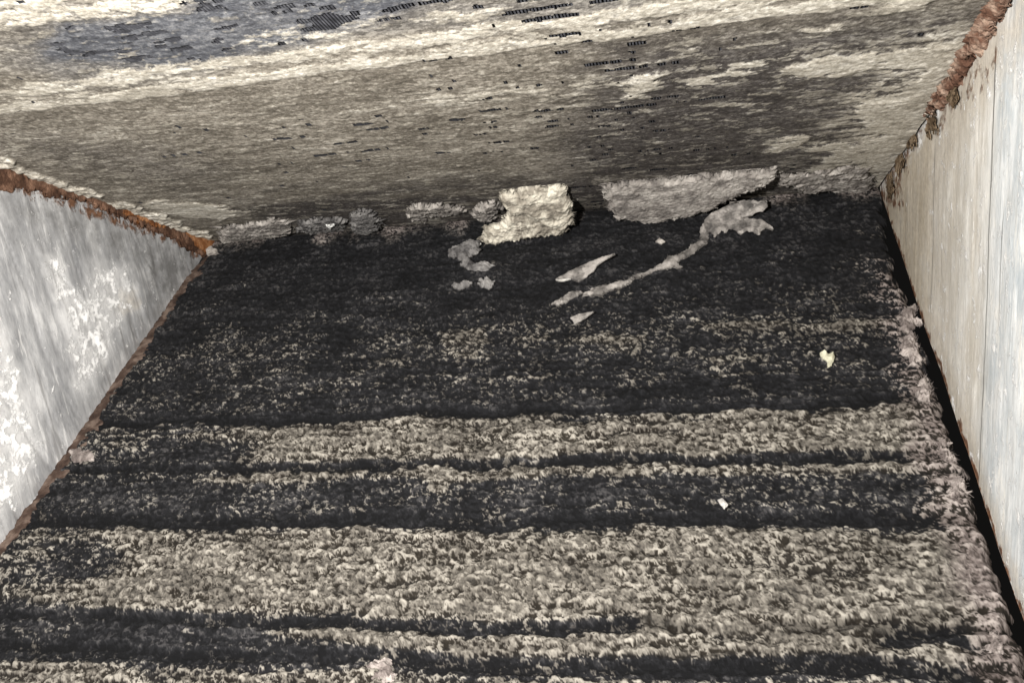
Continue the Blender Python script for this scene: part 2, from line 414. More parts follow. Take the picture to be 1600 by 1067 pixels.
    cov = np.clip((cov + (0.66 * rows + 0.22 * patch) * ss(0.10, 0.45, cov)) * (1 - far) + far * cov * np.clip(0.45 + 2.0 * rowamp * saw * saw * (0.6 + 1.1 * patch) + 0.7 * patch, 0, 3), 0, 1)
    # lumps
    wx = U + 0.0013 * fbm(U * 330, Vv * 330, 4, 41, 0.6); wy = Vv + 0.0011 * fbm(U * 330, Vv * 330, 4, 42, 0.6)
    ang = 0.28
    ca, sa = np.cos(ang), np.sin(ang)
    gx, gy = ca * (wx - W / 2) + sa * (wy - 0.26), -sa * (wx - W / 2) + ca * (wy - 0.26)
    f1, f2, ra = worley(gx / 0.0058, gy / 0.0040, 51)
    e1, e2, rb = worley(gx / 0.0031 + 5, gy / 0.0021 + 9, 61)
    domeA = np.clip(1 - f1 * f1 * 1.25, 0, 1); domeB = np.clip(1 - e1 * e1 * 1.3, 0, 1)
    bil = 1 - np.abs(fbm(gx * 270, gy * 420, 4, 72, 0.55)) * 1.5
    bil2 = fbm(gx * 190, gy * 340, 4, 73, 0.6)
    hn = rank(0.26 * domeA + 0.34 * domeB + 0.22 * bil + 0.30 * bil2)
    r = rank(0.40 * ra + 0.35 * rb + 0.30 * fbm(U * 70, Vv * 120, 4, 71))
    grain = rank(fbm(gx * 340, gy * 560, 4, 75, 0.72))
    clod = rank(-np.abs(fbm(gx * 210 + 3, gy * 400, 3, 76, 0.6)))
    hn = rank(0.50 * domeB + 0.30 * domeA + 0.30 * grain + 0.10 * clod)
    z = rank(0.50 * (1 - hn) + 0.24 * r + 0.28 * (1 - grain))
    pale = ss(-0.26, 0.22, 0.74 * cov + 0.12 * ss(0.88, 1, cov) - z) * ss(0.0, 0.05, cov)
    palec = pale
    covs = smooth(cov, 4)
    Hh = 0.0008 + 0.0019 * smooth(covs, 2) + 0.0013 * np.clip(rows + 0.3, -0.6, 1.2) + hn * (0.0008 + 0.0012 * (0.25 + 0.75 * covs)) + 0.0006 * ra * pale + 0.0010 * fbm(U * 55, Vv * 55, 3, 81) + 0.0004 * fbm(U * 700, Vv * 700, 2, 82)
    Hh = np.maximum(smooth(Hh, 1) + 0.0006 - 0.0011 * sum(ss(w_, 0.3 * w_, np.abs(vw - c_)) for c_, w_ in ((0.187, 0.0045), (0.2212, 0.0035), (0.2545, 0.005), (0.307, 0.0032), (0.3225, 0.004))), 0.0002)
    # the lint thins out to the gap at the right-hand end and at the ridge
    uend = W - 0.0010 - 0.0046 * ss(0.015, 0.08, Vv) + 0.0012 * ss(0.15, 0.3, Vv) + 0.0034 * fbm(U * 0 + 3.3, Vv * 90, 4, 91) + 0.0007 * fbm(U * 0 + 9.3, Vv * 420, 2, 92)
    over = ss(uend - 0.004, uend + 0.001, U)
    Hh = Hh * (1 - over) - 0.004 * ss(uend - 0.001, uend + 0.002, U)
    Hh *= ss(-0.004, 0.02, Vv) * (0.12 + 0.88 * ss(0.0030, 0.0080, U + 0.0022 * fbm(U * 0 + 2.2, Vv * 120, 3, 93)))
    joint = ss(0.024, 0.003, Vv + 0.008 * fbm(U * 60, Vv * 60, 4, 97)) * ss(-0.15, 0.4, fbm(U * 26, Vv * 0 + 4.0, 3, 98) + 0.15)
    palec = np.maximum(palec, joint * ss(0.0, 0.6, grain)); Hh = Hh + 0.002 * joint
    keep_v = U < uend + 0.0014
    furrow = sum(ss(w_, 0.4 * w_, np.abs(vw - c_)) for c_, w_ in ((0.187, 0.0042), (0.2212, 0.0032), (0.2545, 0.0052), (0.307, 0.0030), (0.3225, 0.0035)))
    tone = np.clip(-0.30 * furrow + 0.10 * ra + 0.22 * rb + 0.30 * grain + 0.36 * hn + 0.22 * (saw - 0.4) * ss(0.2, 0.6, cov) + 0.18 * fbm(U * 40, Vv * 60, 3, 77), 0, 1)  # dirt in grooves and low spots, plus relief shading put into the colour
    warm = (1 - edge) * (1 - joint)
    P = U[..., None] * np.array([1.0, 0, 0]) + Vv[..., None] * np.array([0, -CH, -SH]) + Hh[..., None] * N_LO
    fc = grid_faces(*U.shape); kv = keep_v.ravel()
    fc = fc[kv[fc].all(1)]
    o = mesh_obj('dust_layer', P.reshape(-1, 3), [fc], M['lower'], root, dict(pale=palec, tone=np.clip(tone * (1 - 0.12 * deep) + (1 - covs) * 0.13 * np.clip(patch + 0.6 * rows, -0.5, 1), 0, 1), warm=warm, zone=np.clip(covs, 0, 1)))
    tag(o, kind='stuff')
    return root

def upper_panel():
    root = tag(empty('coil_panel', (W / 2, 0, 0)), 'upper coil face with thin brown dust and beige streaks over fine fins', 'coil panel', 'dusty coil faces')
    add_fins(root, 1)
    u = np.arange(0.0008, W - 0.0002, 0.0005); v = np.arange(0, VMAX, 0.00075)
    U, Vv = np.meshgrid(u, v)
    def reg(px, soft=0.004, wz=1.0):
        poly = [uv_up(*p) for p in px]
        return ss(-soft, soft, poly_sd(U + wz * 0.006 * fbm(U * 40, Vv * 90, 4, 107), Vv + wz * 0.0035 * fbm(U * 50, Vv * 90, 4, 108), poly))
    vw = Vv + 0.0028 * fbm(U * 12, Vv * 12, 3, 101) + 0.0018 * fbm(U * 70, Vv * 120, 4, 102)
    tab = [(0, .02), (.03, .10), (.05, .16), (.10, .18), (.15, .20), (.19, .22), (.2, .2), (.2105, .25), (.2125, .36), (.217, .32), (.2195, .18), (.235, .16), (.2540, .08), (.2560, .85), (.2625, .86), (.2640, .30), (.2685, .30), (.2705, .80),
           (.2775, .84), (.280, .15), (.29, .14), (.32, .14), (.372, .3)]
    cov = np.interp(vw, [a for a, _ in tab], [b for _, b in tab])
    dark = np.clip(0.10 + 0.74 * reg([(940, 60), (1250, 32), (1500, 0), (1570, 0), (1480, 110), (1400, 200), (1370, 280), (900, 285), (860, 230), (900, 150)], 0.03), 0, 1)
    dark = np.maximum(dark, (0.25 * ss(0.235, 0.12, vw) + 0.95 * ss(0.125, 0.045, vw)) * ss(0.01, 0.10, U) * (0.8 + 0.5 * fbm(U * 12, Vv * 60, 3, 111)))  # pale dust thins towards the ridge; shade there is also put into this tone
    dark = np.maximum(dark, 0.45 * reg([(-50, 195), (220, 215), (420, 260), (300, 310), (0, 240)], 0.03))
    blue = np.clip(0.95 * reg([(120, 45), (280, 22), (300, -20), (720, -20), (560, 30), (460, 72), (340, 100), (190, 95), (60, 85)], 0.008)
                   + 0.55 * reg([(60, 10), (290, 10), (300, 110), (100, 130), (0, 90)], 0.02) + 0.4 * reg([(500, 0), (1050, -20), (1000, 20), (520, 60)], 0.01), 0, 1)
    cov *= 1 - 0.85 * reg([(120, 45), (280, 22), (300, -20), (720, -20), (560, 30), (460, 72), (340, 90), (190, 95), (60, 85)], 0.008)
    k = reg([(1250, 30), (1420, 12), (1420, -10), (1600, -10), (1500, 62), (1380, 72)], 0.006); cov = cov * (1 - k) + 0.06 * k
    k = reg([(1000, 130), (1480, 60), (1400, 230), (1360, 270), (880, 290), (860, 220)], 0.03); cov *= 1 - 0.35 * k
    force = np.zeros(U.shape)
    for px, amt in [([(-20, -20), (300, -20), (280, 18), (150, 25), (110, 40), (0, 50)], .5), ([(380, 55), (470, 45), (560, 40), (460, 75), (390, 72)], .45), ([(700, 10), (790, 5), (760, 28), (690, 30)], .5),
                    ([(1360, -10), (1470, -10), (1440, 12), (1380, 16)], .8), ([(1070, 5), (1200, -10), (1250, 8), (1080, 40)], .2),
                    ([(975, 130), (1010, 118), (1045, 115), (1035, 130), (1000, 148), (968, 150)], .65), ([(1130, 105), (1190, 98), (1195, 112), (1150, 122), (1080, 135), (1085, 125)], .5),
                    ([(1265, 40), (1300, 36), (1310, 46), (1268, 52)], .7), ([(1435, 50), (1465, 48), (1460, 58), (1432, 60)], .7),
                    ([(1230, 100), (1300, 88), (1370, 78), (1420, 70), (1500, 66), (1500, 110), (1450, 100), (1400, 106), (1350, 103), (1300, 115), (1240, 122)], .85),
                    ([(1440, 98), (1500, 80), (1480, 150), (1440, 190), (1420, 165), (1430, 130)], .95), ([(1360, 140), (1430, 135), (1430, 150), (1350, 160)], .6),
                    ([(1310, 170), (1360, 155), (1420, 150), (1440, 200), (1400, 260), (1370, 268), (1375, 210), (1340, 190)], .85),
                    ([(1188, 226), (1225, 216), (1265, 210), (1255, 222), (1225, 235), (1192, 234)], .8), ([(1260, 222), (1330, 218), (1400, 212), (1380, 265), (1310, 258), (1280, 245)], .7),
                    ([(1145, 158), (1180, 152), (1180, 166), (1140, 170)], .5), ([(640, 145), (780, 138), (930, 128), (930, 142), (780, 155), (650, 162)], .30),
                    ([(230, 312), (330, 318), (380, 328), (350, 345), (290, 335), (240, 328)], .75), ([(160, 60), (240, 85), (230, 110), (150, 110)], .15)]:
        kk = reg(px, 0.0040, 1.5); cov = cov + amt * kk
        if amt >= 0.65: force = np.maximum(force, kk)
    # crust of beige lint along the left-hand flange
    cr = 0.0140 - 0.006 * ss(0.05, 0.25, Vv) + 0.007 * fbm(Vv * 50, U * 0 + 1.7, 3, 121)
    crust = ss(cr + 0.0012, cr - 0.0012, U) * (1 - ss(0.115, 0.12, Vv) * ss(0.135, 0.130, Vv)) * ss(0.004, 0.02, Vv)
    cov = np.maximum(cov, 0.9 * crust)
    rc = W - 0.010 + 0.005 * fbm(Vv * 45, U * 0 + 7.7, 4, 131)
    cov = np.maximum(cov, 0.9 * ss(rc - 0.002, rc + 0.002, U) * ss(0.25, 0.2, Vv))
    cov = np.clip(cov, 0, 1)
    wx = U + 0.0022 * fbm(U * 150, Vv * 200, 3, 141); wy = Vv + 0.0012 * fbm(U * 200, Vv * 260, 3, 142)
    f1, f2, ra = worley(wx / 0.0060, wy / 0.0028, 151)
    e1, e2, rb = worley(wx / 0.0027 + 3, wy / 0.0015 + 1, 161)
    r = ss(0.08, 0.92, 0.30 * ra + 0.26 * rb + 0.20 + 0.34 * fbm(wx * 60, wy * 190, 5, 171, 0.62) + 0.10 * np.clip(f1, 0, 1))
    pale = ss(-0.20, 0.16, cov - rank(r) * 0.96 - 0.02)
    corner = ss(W - 0.075, W - 0.012, U + 0.02 * fbm(U * 50, Vv * 130, 4, 132)) * ss(0.27, 0.20, Vv)
    cs = smooth(cov, 6); pale = pale * (0.62 + 0.38 * ss(0.28, 0.62, cs)) + 0.22 * ss(0.15, 0.75, fbm(wx * 300, wy * 520, 4, 173, 0.68)) - 0.10 * ss(0.1, 0.7, fbm(wx * 190 + 5, wy * 420, 4, 175, 0.65))
    pale = np.maximum(pale, corner * ss(0.9, 0.35, rank(r)))
    pale = np.maximum(pale, np.maximum(0.95 * crust, force * ss(0.92, 0.45, rank(0.6 * r + 0.5 * fbm(wx * 240, wy * 520, 4, 174, 0.7)))))
    joint = ss(0.030, 0.006, Vv + 0.008 * fbm(U * 50, Vv * 60, 3, 197)) * ss(-0.25, 0.4, fbm(U * 24, Vv * 0 + 9.0, 3, 199) + 0.15)
    pale = np.maximum(pale, 0.62 * joint * ss(0.85, 0.3, rank(r)))
    # rows where the dust has dropped out and the fin slots show
    row = np.abs(((Vv + 0.0006 * fbm(U * 25, Vv * 5, 2, 181)) / 0.0072) % 1 - 0.5) * 0.0072
    rowid = np.floor(Vv / 0.0072)
    slot_p = fbm(U * 48, rowid * 3.7, 3, 191) + 0.5 * fbm(U * 9, Vv * 14, 2, 192) + 0.55 * fbm(U * 320, rowid * 9.1, 3, 196)
    want = -1.00 + 0.35 * reg([(700, -20), (1600, -20), (1480, 60), (1060, 250), (700, 250), (560, 130)], 0.03) + 0.55 * reg([(240, -20), (1000, -20), (900, 30), (560, 50), (300, 75)], 0.012)
    slots = (row < 0.00055 + 0.0006 * np.clip(slot_p, 0, 1)) & (slot_p + want > 0)
    bare = (blue * 0.9 + 0.5 * fbm(U * 60, Vv * 170, 3, 193) + 0.3 * fbm(U * 14, Vv * 30, 2, 194)) > 1.12
    holes = (slots | bare) & (pale < 0.5)
    Hh = 0.00025 + 0.0004 * smooth(pale, 1) * (0.5 + 0.5 * np.clip(1 - e1 * e1, 0, 1)) + 0.0002 * np.clip(1 - f1 * f1, 0, 1) + 0.00012 * fbm(U * 300, Vv * 500, 3, 195) + 0.0014 * crust * (0.6 + 0.8 * fbm(U * 120, Vv * 160, 3, 198)) + 0.0006 * force
    Hh = np.maximum(Hh, 0.0001) * ss(-0.003, 0.01, Vv)
    tone = np.clip(0.5 * ra + 0.5 * rb + 0.25 * fbm(U * 20, Vv * 50, 3, 197), 0, 1)
    P = U[..., None] * np.array([1.0, 0, 0]) + Vv[..., None] * np.array([0, -CH, SH]) + Hh[..., None] * N_UP
    fc = grid_faces(*U.shape); kv = ~holes.ravel()
    fc = fc[kv[fc].all(1)]
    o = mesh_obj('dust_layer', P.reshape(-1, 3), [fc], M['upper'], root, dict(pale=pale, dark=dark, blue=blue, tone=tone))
    tag(o, kind='stuff')
    return root

lower = lower_panel()
upper = upper_panel()

# ------------------------------------------------------------------ end plates
def plate(x, side, name_label, mat, attr_fn, height_fn, rmin=0.0):
    root = tag(empty('end_plate', (x, 0, 0)), name_label, 'end plate')
    r = np.linspace(rmin, 0.40, 330); th = np.linspace(-HALF, HALF, 230)
    Rr, T = np.meshgrid(r, th)
    Y, Z = -Rr * np.cos(T), Rr * np.sin(T)
    s = 1.0 if side == 'left' else -1.0        # inward direction
    Hh = height_fn(Y, Z, Rr, T)
    V = np.stack([x + s * Hh, Y, Z], -1).reshape(-1, 3)
    fc = grid_faces(*Rr.shape)
    be = boundary(fc); bid = np.unique(be); mp = {int(b): len(V) + i for i, b in enumerate(bid)}
    back = V[bid].copy(); back[:, 0] = x - s * 0.0012
    rim = np.array([(a, b, mp[int(b)], mp[int(a)]) for a, b in be])
    c0 = np.array([[x - s * 0.0012, -0.2, 0.0]])
    ci = len(V) + len(back)
    fan = np.array([(mp[int(a)], mp[int(b)], ci) for a, b in be])
    VV = np.concatenate([V, back, c0])
    at = attr_fn(Y, Z, Rr, T)
    at = {k: np.concatenate([a.ravel(), np.zeros(len(VV) - len(V))]) for k, a in at.items()}
    mesh_obj('sheet', VV, [fc, rim, fan], mat, root, at)
    return root

def pts2(px, fn): return [(fn(*p)[1], fn(*p)[2]) for p in px]

def left_attr(Y, Z, Rr, T):
    jx = 0.004 * fbm(Y * 70, Z * 70, 3, 201); jz = 0.004 * fbm(Y * 70, Z * 70, 3, 202)
    def reg(px, soft): return ss(-soft, soft, poly_sd(Y + jx, Z + jz, pts2(px, pl_left)))
    crust = 0.62 * np.clip(reg([(62, 395), (92, 388), (112, 430), (150, 490), (168, 540), (160, 580), (130, 625), (112, 600), (105, 540), (90, 480), (70, 430)], 0.008)
                    + reg([(140, 405), (190, 415), (215, 440), (208, 490), (182, 520), (165, 560), (130, 520)], 0.010)
                    + 1.1 * reg([(-60, 440), (10, 500), (40, 600), (70, 700), (30, 790), (-60, 900)], 0.016), 0, 1.15)  # lower-left patch: crust, plus brightness near the lamp put into the colour
    crust = np.maximum(crust, 0.20 + 0 * Y)
    stain = 0.8 * reg([(185, 445), (212, 450), (218, 480), (195, 500), (180, 490)], 0.006)
    rust = np.clip(0.75 * ss(0.012, 0.002, (HALF - T) * Rr - 0.006) , 0, 1)
    rust = np.maximum(rust, 0.8 * reg([(255, 330), (345, 380), (335, 415), (300, 405), (270, 370)], 0.007))
    bare = np.clip(reg([(0, 300), (120, 320), (300, 390), (330, 400), (270, 450), (235, 440), (150, 380), (60, 360), (20, 345)], 0.02)
                   + 0.7 * reg([(250, 400), (320, 400), (200, 570), (130, 640), (200, 540)], 0.012), 0, 1)  # area of darker grey along the upper edge and tip
    return dict(rust=rust, crust=crust, stain=stain, bare=bare)

def left_h(Y, Z, Rr, T):
    # shallow dents and drawn creases in the sheet
    q = Y * math.cos(math.radians(14)) + Z * math.sin(math.radians(14))
    return 0.0007 * fbm(Y * 20, Z * 14, 2, 211) + 0.00022 * fbm(q * 130, Z * 9, 3, 212) - 0.0004 * ss(0.05, 0.0, np.abs(fbm(q * 28, Z * 4, 2, 213)))

left = plate(0.0, 'left', 'grey galvanised end plate with white crust and rusty brown edges', M['left'], left_attr, left_h, 0.004)

def right_attr(Y, Z, Rr, T):
    jx = 0.004 * fbm(Y * 70, Z * 70, 3, 221); jz = 0.004 * fbm(Y * 70, Z * 70, 3, 222)
    def reg(px, soft): return ss(-soft, soft, poly_sd(Y + jx, Z + jz, pts2(px, pl_right)))
    stain = np.clip(1.1 * ss(0.28, 0.05, Rr) + 0.95 * reg([(1380, 250), (1600, -40), (1640, 60), (1560, 120), (1500, 200), (1440, 300), (1400, 330)], 0.02)
                    + 0.9 * ss(0.022, 0.002, (T + HALF) * Rr), 0, 1)
    rust = np.clip(0.62 * reg([(1450, 190), (1480, 140), (1560, 50), (1560, 110), (1500, 180), (1460, 220)], 0.008)
                   + 0.66 * reg([(1365, 270), (1410, 200), (1450, 170), (1450, 200), (1410, 290), (1420, 330), (1390, 345), (1368, 320)], 0.012), 0, 1)
    rust = np.maximum(rust, 0.85 * ss(0.007, 0.0005, (T + HALF) * Rr + 0.004 * fbm(Rr * 90, T * 0, 3, 224)))
    cool = ss(-0.205, -0.230, Y) * 0.85 + 0.15 * ss(-0.12, -0.15, Y)
    crust = 0.10 + 0.22 * ss(-0.10, -0.14, Y)
    crust = np.maximum(crust, 0.62 * ss(0.013, 0.003, (HALF - T) * Rr + 0.006 * fbm(Rr * 60, T * 20, 3, 226)) * ss(0.21, 0.15, Rr))
    return dict(rust=rust, crust=crust, stain=stain, bare=cool)

def right_h(Y, Z, Rr, T):
    h = 0.0005 * fbm(Y * 18, Z * 8, 3, 231) + 0.00012 * fbm(Y * 160, Z * 14, 3, 232) - 0.0005
    return h

right = plate(W, 'right', 'pale chalky end plate with upright streaks and reddish rust at its top corner', M['right'], right_attr, right_h, 0.004)

# ------------------------------------------------------------------ pads, flakes and clumps of lint
def frame(n):
    n = n / np.linalg.norm(n); e1 = np.array([1.0, 0, 0]) - n * n[0]
    if np.linalg.norm(e1) < 0.3: e1 = np.array([0, 0, 1.0]) - n * n[2]
    e1 /= np.linalg.norm(e1); return e1, np.cross(n, e1), n

def pad(name, px, p0, n, thick, mat, seed, edge=0.0025, rag=0.0012, lump=0.5, lumpsize=0.006, curl=0.0, res=None, parent=None, label=None, cat='lint', group=None, kind=None, fuzz=0.0):
    """a ragged flake or clump: the outline lies in a plane of the place, the body has a domed uneven front and a closed back"""
    e1, e2, n = frame(np.asarray(n, float))
    if n @ (EYE - p0) < 0: n = -n; e2 = -e2
    W3 = [hit(x, y, p0, n) for x, y in px]
    Q = np.array([((p - p0) @ e1, (p - p0) @ e2) for p in W3])
    lo_, hi_ = Q.min(0) - 0.003, Q.max(0) + 0.003
    ext = max(hi_ - lo_)
    res = res or min(max(ext / 110, 0.00028), 0.0007)
    a = np.arange(lo_[0], hi_[0], res); b = np.arange(lo_[1], hi_[1], res)
    A, B = np.meshgrid(a, b)
    sd = poly_sd(A + rag * (fbm(A * 260, B * 260, 4, seed, 0.65) + 0.9 * fbm(A * 95, B * 95, 2, seed + 11)), B + rag * (fbm(A * 260, B * 260, 4, seed + 1, 0.65) + 0.9 * fbm(A * 95, B * 95, 2, seed + 12)), Q)
    f1, f2, r1 = worley(A / lumpsize + 0.6 * fbm(A * 180, B * 180, 2, seed + 2), B / lumpsize, seed + 3)
    prof = np.clip(1 - (1 - np.clip(sd / edge, 0, 1)) ** 2, 0, 1)
    H = thick * prof * (0.85 + 0.3 * ss(-0.6, 0.6, fbm(A * 60, B * 60, 2, seed + 9))) * (1 - lump + lump * (0.40 * np.clip(1 - f1 * f1 * 1.2, 0, 1) + 0.60 * (0.5 + 0.8 * fbm(A * 170, B * 170, 5, seed + 4, 0.6))))
    gy, gx = np.gradient(sd, res); gl = np.maximum(np.hypot(gx, gy), 0.3)
    H = H + min(thick * 0.22, 0.0006) * prof * fbm(A * 700, B * 700, 3, seed + 8) + curl * (sd < 0.5) * fbm(A * 90, B * 90, 2, seed + 5)
    ins = (sd > 0).ravel()
    fc = grid_faces(*A.shape); fc = fc[ins[fc].all(1)]
    if len(fc) == 0: return None
    rimv = np.zeros(A.size, bool); rimv[np.unique(boundary(fc))] = True; rimv = rimv.reshape(A.shape)
    A = A - np.where(rimv, sd * gx / gl ** 2, 0); B = B - np.where(rimv, sd * gy / gl ** 2, 0); H = np.where(rimv, H * 0.15, H)
    used = np.unique(fc); remap = -np.ones(A.size, int); remap[used] = np.arange(len(used)); fc = remap[fc]
    base = p0 + A.ravel()[used][:, None] * e1 + B.ravel()[used][:, None] * e2
    Vf = base + H.ravel()[used][:, None] * n
    off = curl * fbm(A * 90, B * 90, 2, seed + 5).ravel()[used]
    Vb = base + (off - 0.0004)[:, None] * n
    nV = len(Vf)
    be = boundary(fc)
    rim = np.stack([be[:, 0], be[:, 1], be[:, 1] + nV, be[:, 0] + nV], 1)
    tone = np.clip(0.5 * r1 + 0.35 + 0.5 * fbm(A * 120, B * 120, 4, seed + 6), 0, 1).ravel()[used]
    loc = base.mean(0)
    o = mesh_obj(name, np.concatenate([Vf, Vb]), [fc, rim, fc[:, ::-1] + nV], mat, parent, dict(tone=np.concatenate([tone, tone])), loc=loc)
    if fuzz and len(be):
        rg = np.random.default_rng(seed); ctr = np.array([A.ravel()[used].mean(), B.ravel()[used].mean()])
        FV = []; FF = []
        ia = be[rg.integers(0, len(be), int(fuzz * len(be))), 0]
        ib = rg.integers(0, nV, int(fuzz * len(be) * 0.6))
        for j in np.concatenate([ia, ib]):
            st_ = Vf[j] - n * 0.0002; o2 = np.array([A.ravel()[used][j], B.ravel()[used][j]]) - ctr
            d = (o2[0] * e1 + o2[1] * e2) / (np.linalg.norm(o2) + 1e-9) + rg.normal(0, 0.7, 3) + n * rg.uniform(0.1, 0.9)
            d /= np.linalg.norm(d); L = rg.uniform(0.0006, 0.0024); bend = rg.normal(0, 0.45, 3)
            sd_ = np.cross(d, n + rg.normal(0, 0.3, 3)); sd_ /= np.linalg.norm(sd_) + 1e-9; wd = rg.uniform(0.00006, 0.00013)
            q = len(FV)
            for t in (0, 0.5, 1.0):
                c_ = st_ + d * L * t + bend * L * t * t * 0.6; w_ = wd * (1 - 0.6 * t)
                FV += [c_ - sd_ * w_, c_ + sd_ * w_]
            FF += [(q, q + 1, q + 3, q + 2), (q + 2, q + 3, q + 5, q + 4)]
        fo = mesh_obj('lint_fibres', FV, [np.array(FF)], mat, None, dict(tone=np.full(len(FV), 0.5)), loc=loc)
        fo.parent = o; fo.location = (0, 0, 0); fo['kind'] = 'stuff'
    if parent is None: tag(o, label, cat, group, kind)
    elif kind: o['kind'] = kind
    return o

def bridge(ptop, pbot):                    # plane spanning from the upper face to the lower face near the ridge
    a = up(*ptop); b = lo(*pbot); d = a - b; d[0] = 0
    n = np.cross(np.array([1.0, 0, 0]), d); n /= np.linalg.norm(n)
    return b, n

RG = 'lint packed along the ridge between the coil faces'
def ridge_pad(px, ptop, pbot, thick, mat, seed, label, **k):
    k.setdefault('rag', 0.0030); k.setdefault('fuzz', 0.5); k.setdefault('edge', 0.005); k.setdefault('lump', 0.32)
    p0, n = bridge(ptop, pbot); return pad('lint_clump', px, p0, n, thick, M[mat], seed, label=label, cat='lint clump', group=RG, **k)

ridge_pad([(345, 352), (390, 345), (430, 338), (452, 340), (456, 362), (430, 369), (400, 371), (372, 380), (352, 386), (343, 372)], (400, 342), (400, 374), 0.003, 'grey', 301,
          'grey lint clump in the left end of the ridge beside the orange rust')
ridge_pad([(462, 344), (500, 338), (542, 336), (548, 352), (500, 360), (466, 358)], (500, 336), (500, 360), 0.004, 'dim', 302, 'sooty lint clump in the ridge under the tiny white crumb')
ridge_pad([(546, 332), (570, 324), (590, 334), (594, 355), (575, 365), (550, 363)], (570, 322), (570, 366), 0.003, 'dim', 303, 'dim square lint tuft in the ridge right of the white crumb')
ridge_pad([(628, 326), (650, 316), (690, 315), (722, 318), (735, 325), (700, 331), (674, 334), (662, 350), (650, 353), (640, 338)], (680, 314), (680, 345), 0.004, 'grey', 304,
          'hooked grey lint strip in the ridge with a pointed lower tip')
ridge_pad([(735, 325), (745, 318), (770, 309), (784, 318), (777, 336), (752, 343), (737, 337)], (760, 308), (760, 343), 0.004, 'grey', 305, 'small round grey lint ball touching the big beige clump')
ridge_pad([(778, 300), (800, 298), (830, 290), (862, 291), (882, 289), (891, 320), (894, 350), (880, 362), (830, 367), (800, 375), (770, 381), (750, 373), (762, 355), (785, 345), (792, 330), (780, 312)],
          (830, 289), (830, 376), 0.0048, 'beige', 306, 'large fluffy beige lint clump hanging at the middle of the ridge', edge=0.006, lump=0.5, lumpsize=0.015, rag=0.002)
ridge_pad([(886, 303), (900, 305), (906, 315), (895, 323), (888, 316)], (895, 303), (895, 324), 0.003, 'grey', 307, 'tiny grey lint curl just right of the large beige clump')
ridge_pad([(945, 290), (960, 282), (1000, 279), (1050, 277), (1100, 270), (1150, 264), (1204, 263), (1218, 275), (1190, 292), (1150, 306), (1110, 326), (1090, 336), (1050, 343), (1022, 353), (1000, 346), (960, 339), (948, 315)],
          (1050, 272), (1050, 346), 0.0028, 'grey', 308, 'long flat grey felt of lint on the ridge above the leaf-like scrap', edge=0.006, lump=0.16, lumpsize=0.016)
ridge_pad([(1214, 268), (1260, 268), (1300, 262), (1330, 255), (1360, 258), (1367, 288), (1350, 306), (1330, 300), (1290, 297), (1260, 301), (1235, 291), (1214, 286)], (1300, 258), (1300, 302), 0.0026, 'grey', 309,
          'grey lint roll filling the right end of the ridge by the pale plate', lump=0.4)

LF = N_LO * 0.0045
def on_lower(name, px, thick, mat, seed, label, cat, lift=0.003, group=None, **k):
    return pad(name, px, N_LO * lift, N_LO, thick, M[mat], seed, label=label, cat=cat, group=group, **k)

def tilted(px, ang, lift):                 # a plane hinged on the lower face, lifted towards the eye
    c = np.mean(px, 0); ang = ang * 0.6; p = lo(*c) + N_LO * (lift + 0.003)
    n = N_LO * math.cos(ang) + np.array([0, -1.0, 0]) * math.sin(ang)
    return p, n

px = [(1096, 352), (1108, 336), (1130, 324), (1150, 316), (1168, 312), (1185, 315), (1197, 313), (1200, 322), (1192, 330), (1184, 331), (1174, 338), (1160, 341), (1176, 342), (1190, 343), (1198, 350), (1210, 358), (1196, 357), (1189, 362), (1187, 371), (1176, 364), (1166, 360), (1158, 368), (1150, 361), (1140, 357), (1134, 364), (1126, 360), (1118, 372), (1110, 362), (1100, 374)]
p0, n = tilted(px, 0.8, 0.007)
pad('leaf_scrap', px, p0, n, 0.0016, M['dusk'], 321, edge=0.0012, rag=0.0005, lump=0.35, curl=0.0012, label='scalloped grey leaf-like scrap at the upper end of the long lint strand', cat='leaf scrap')
px = [(1098, 350), (1112, 346), (1106, 368), (1104, 384), (1098, 380), (1088, 392), (1072, 404), (1058, 410), (1064, 419), (1046, 418), (1030, 423), (1004, 432), (985, 440), (975, 446), (950, 455), (942, 461), (922, 462), (905, 466), (922, 454), (936, 448), (956, 444), (975, 438), (1005, 427), (1028, 416), (1044, 402), (1062, 398), (1078, 386), (1092, 374)]
on_lower('lint_strand', px, 0.0018, 'dusk', 322, 'long thin grey lint strand slanting down from the leaf-like scrap', 'lint strand', lift=0.003, edge=0.0012, rag=0.0010, fuzz=0.4)
px = [(860, 474), (880, 464), (900, 455), (912, 456), (895, 468), (872, 478)]
on_lower('lint_strand', px, 0.0018, 'dusk', 323, 'short grey lint tail beyond the lower end of the long strand', 'lint strand', lift=0.003, edge=0.0012, rag=0.0008)
px = [(867, 437), (890, 423), (930, 405), (966, 394), (936, 412), (926, 425), (905, 441), (890, 434)]
p0, n = tilted(px, 0.5, 0.005)
pad('lint_flake', px, p0, n, 0.0012, M['dusk'], 324, edge=0.001, rag=0.0004, lump=0.3, curl=0.0006, label='thin pointed grey flake lying above the long lint strand', cat='lint flake')
pad('lint_flake', [(866, 438), (888, 434), (894, 436), (880, 440)], p0 + n * 0.0012, n, 0.0006, M['chalk'], 325, edge=0.0006, rag=0.0002, label='small pale sliver on the left tip of the pointed flake', cat='lint flake')
px = [(891, 496), (905, 490), (929, 487), (915, 497), (898, 507)]
p0, n = tilted(px, 0.5, 0.004)
pad('lint_flake', px, p0, n, 0.0012, M['dusk'], 326, edge=0.001, rag=0.0003, label='small spindle-shaped grey flake on black dust below the strand', cat='lint flake')
px = [(697, 392), (715, 384), (735, 374), (748, 380), (746, 395), (735, 405), (742, 415), (760, 408), (770, 416), (760, 425), (745, 428), (725, 416), (715, 402), (700, 402)]
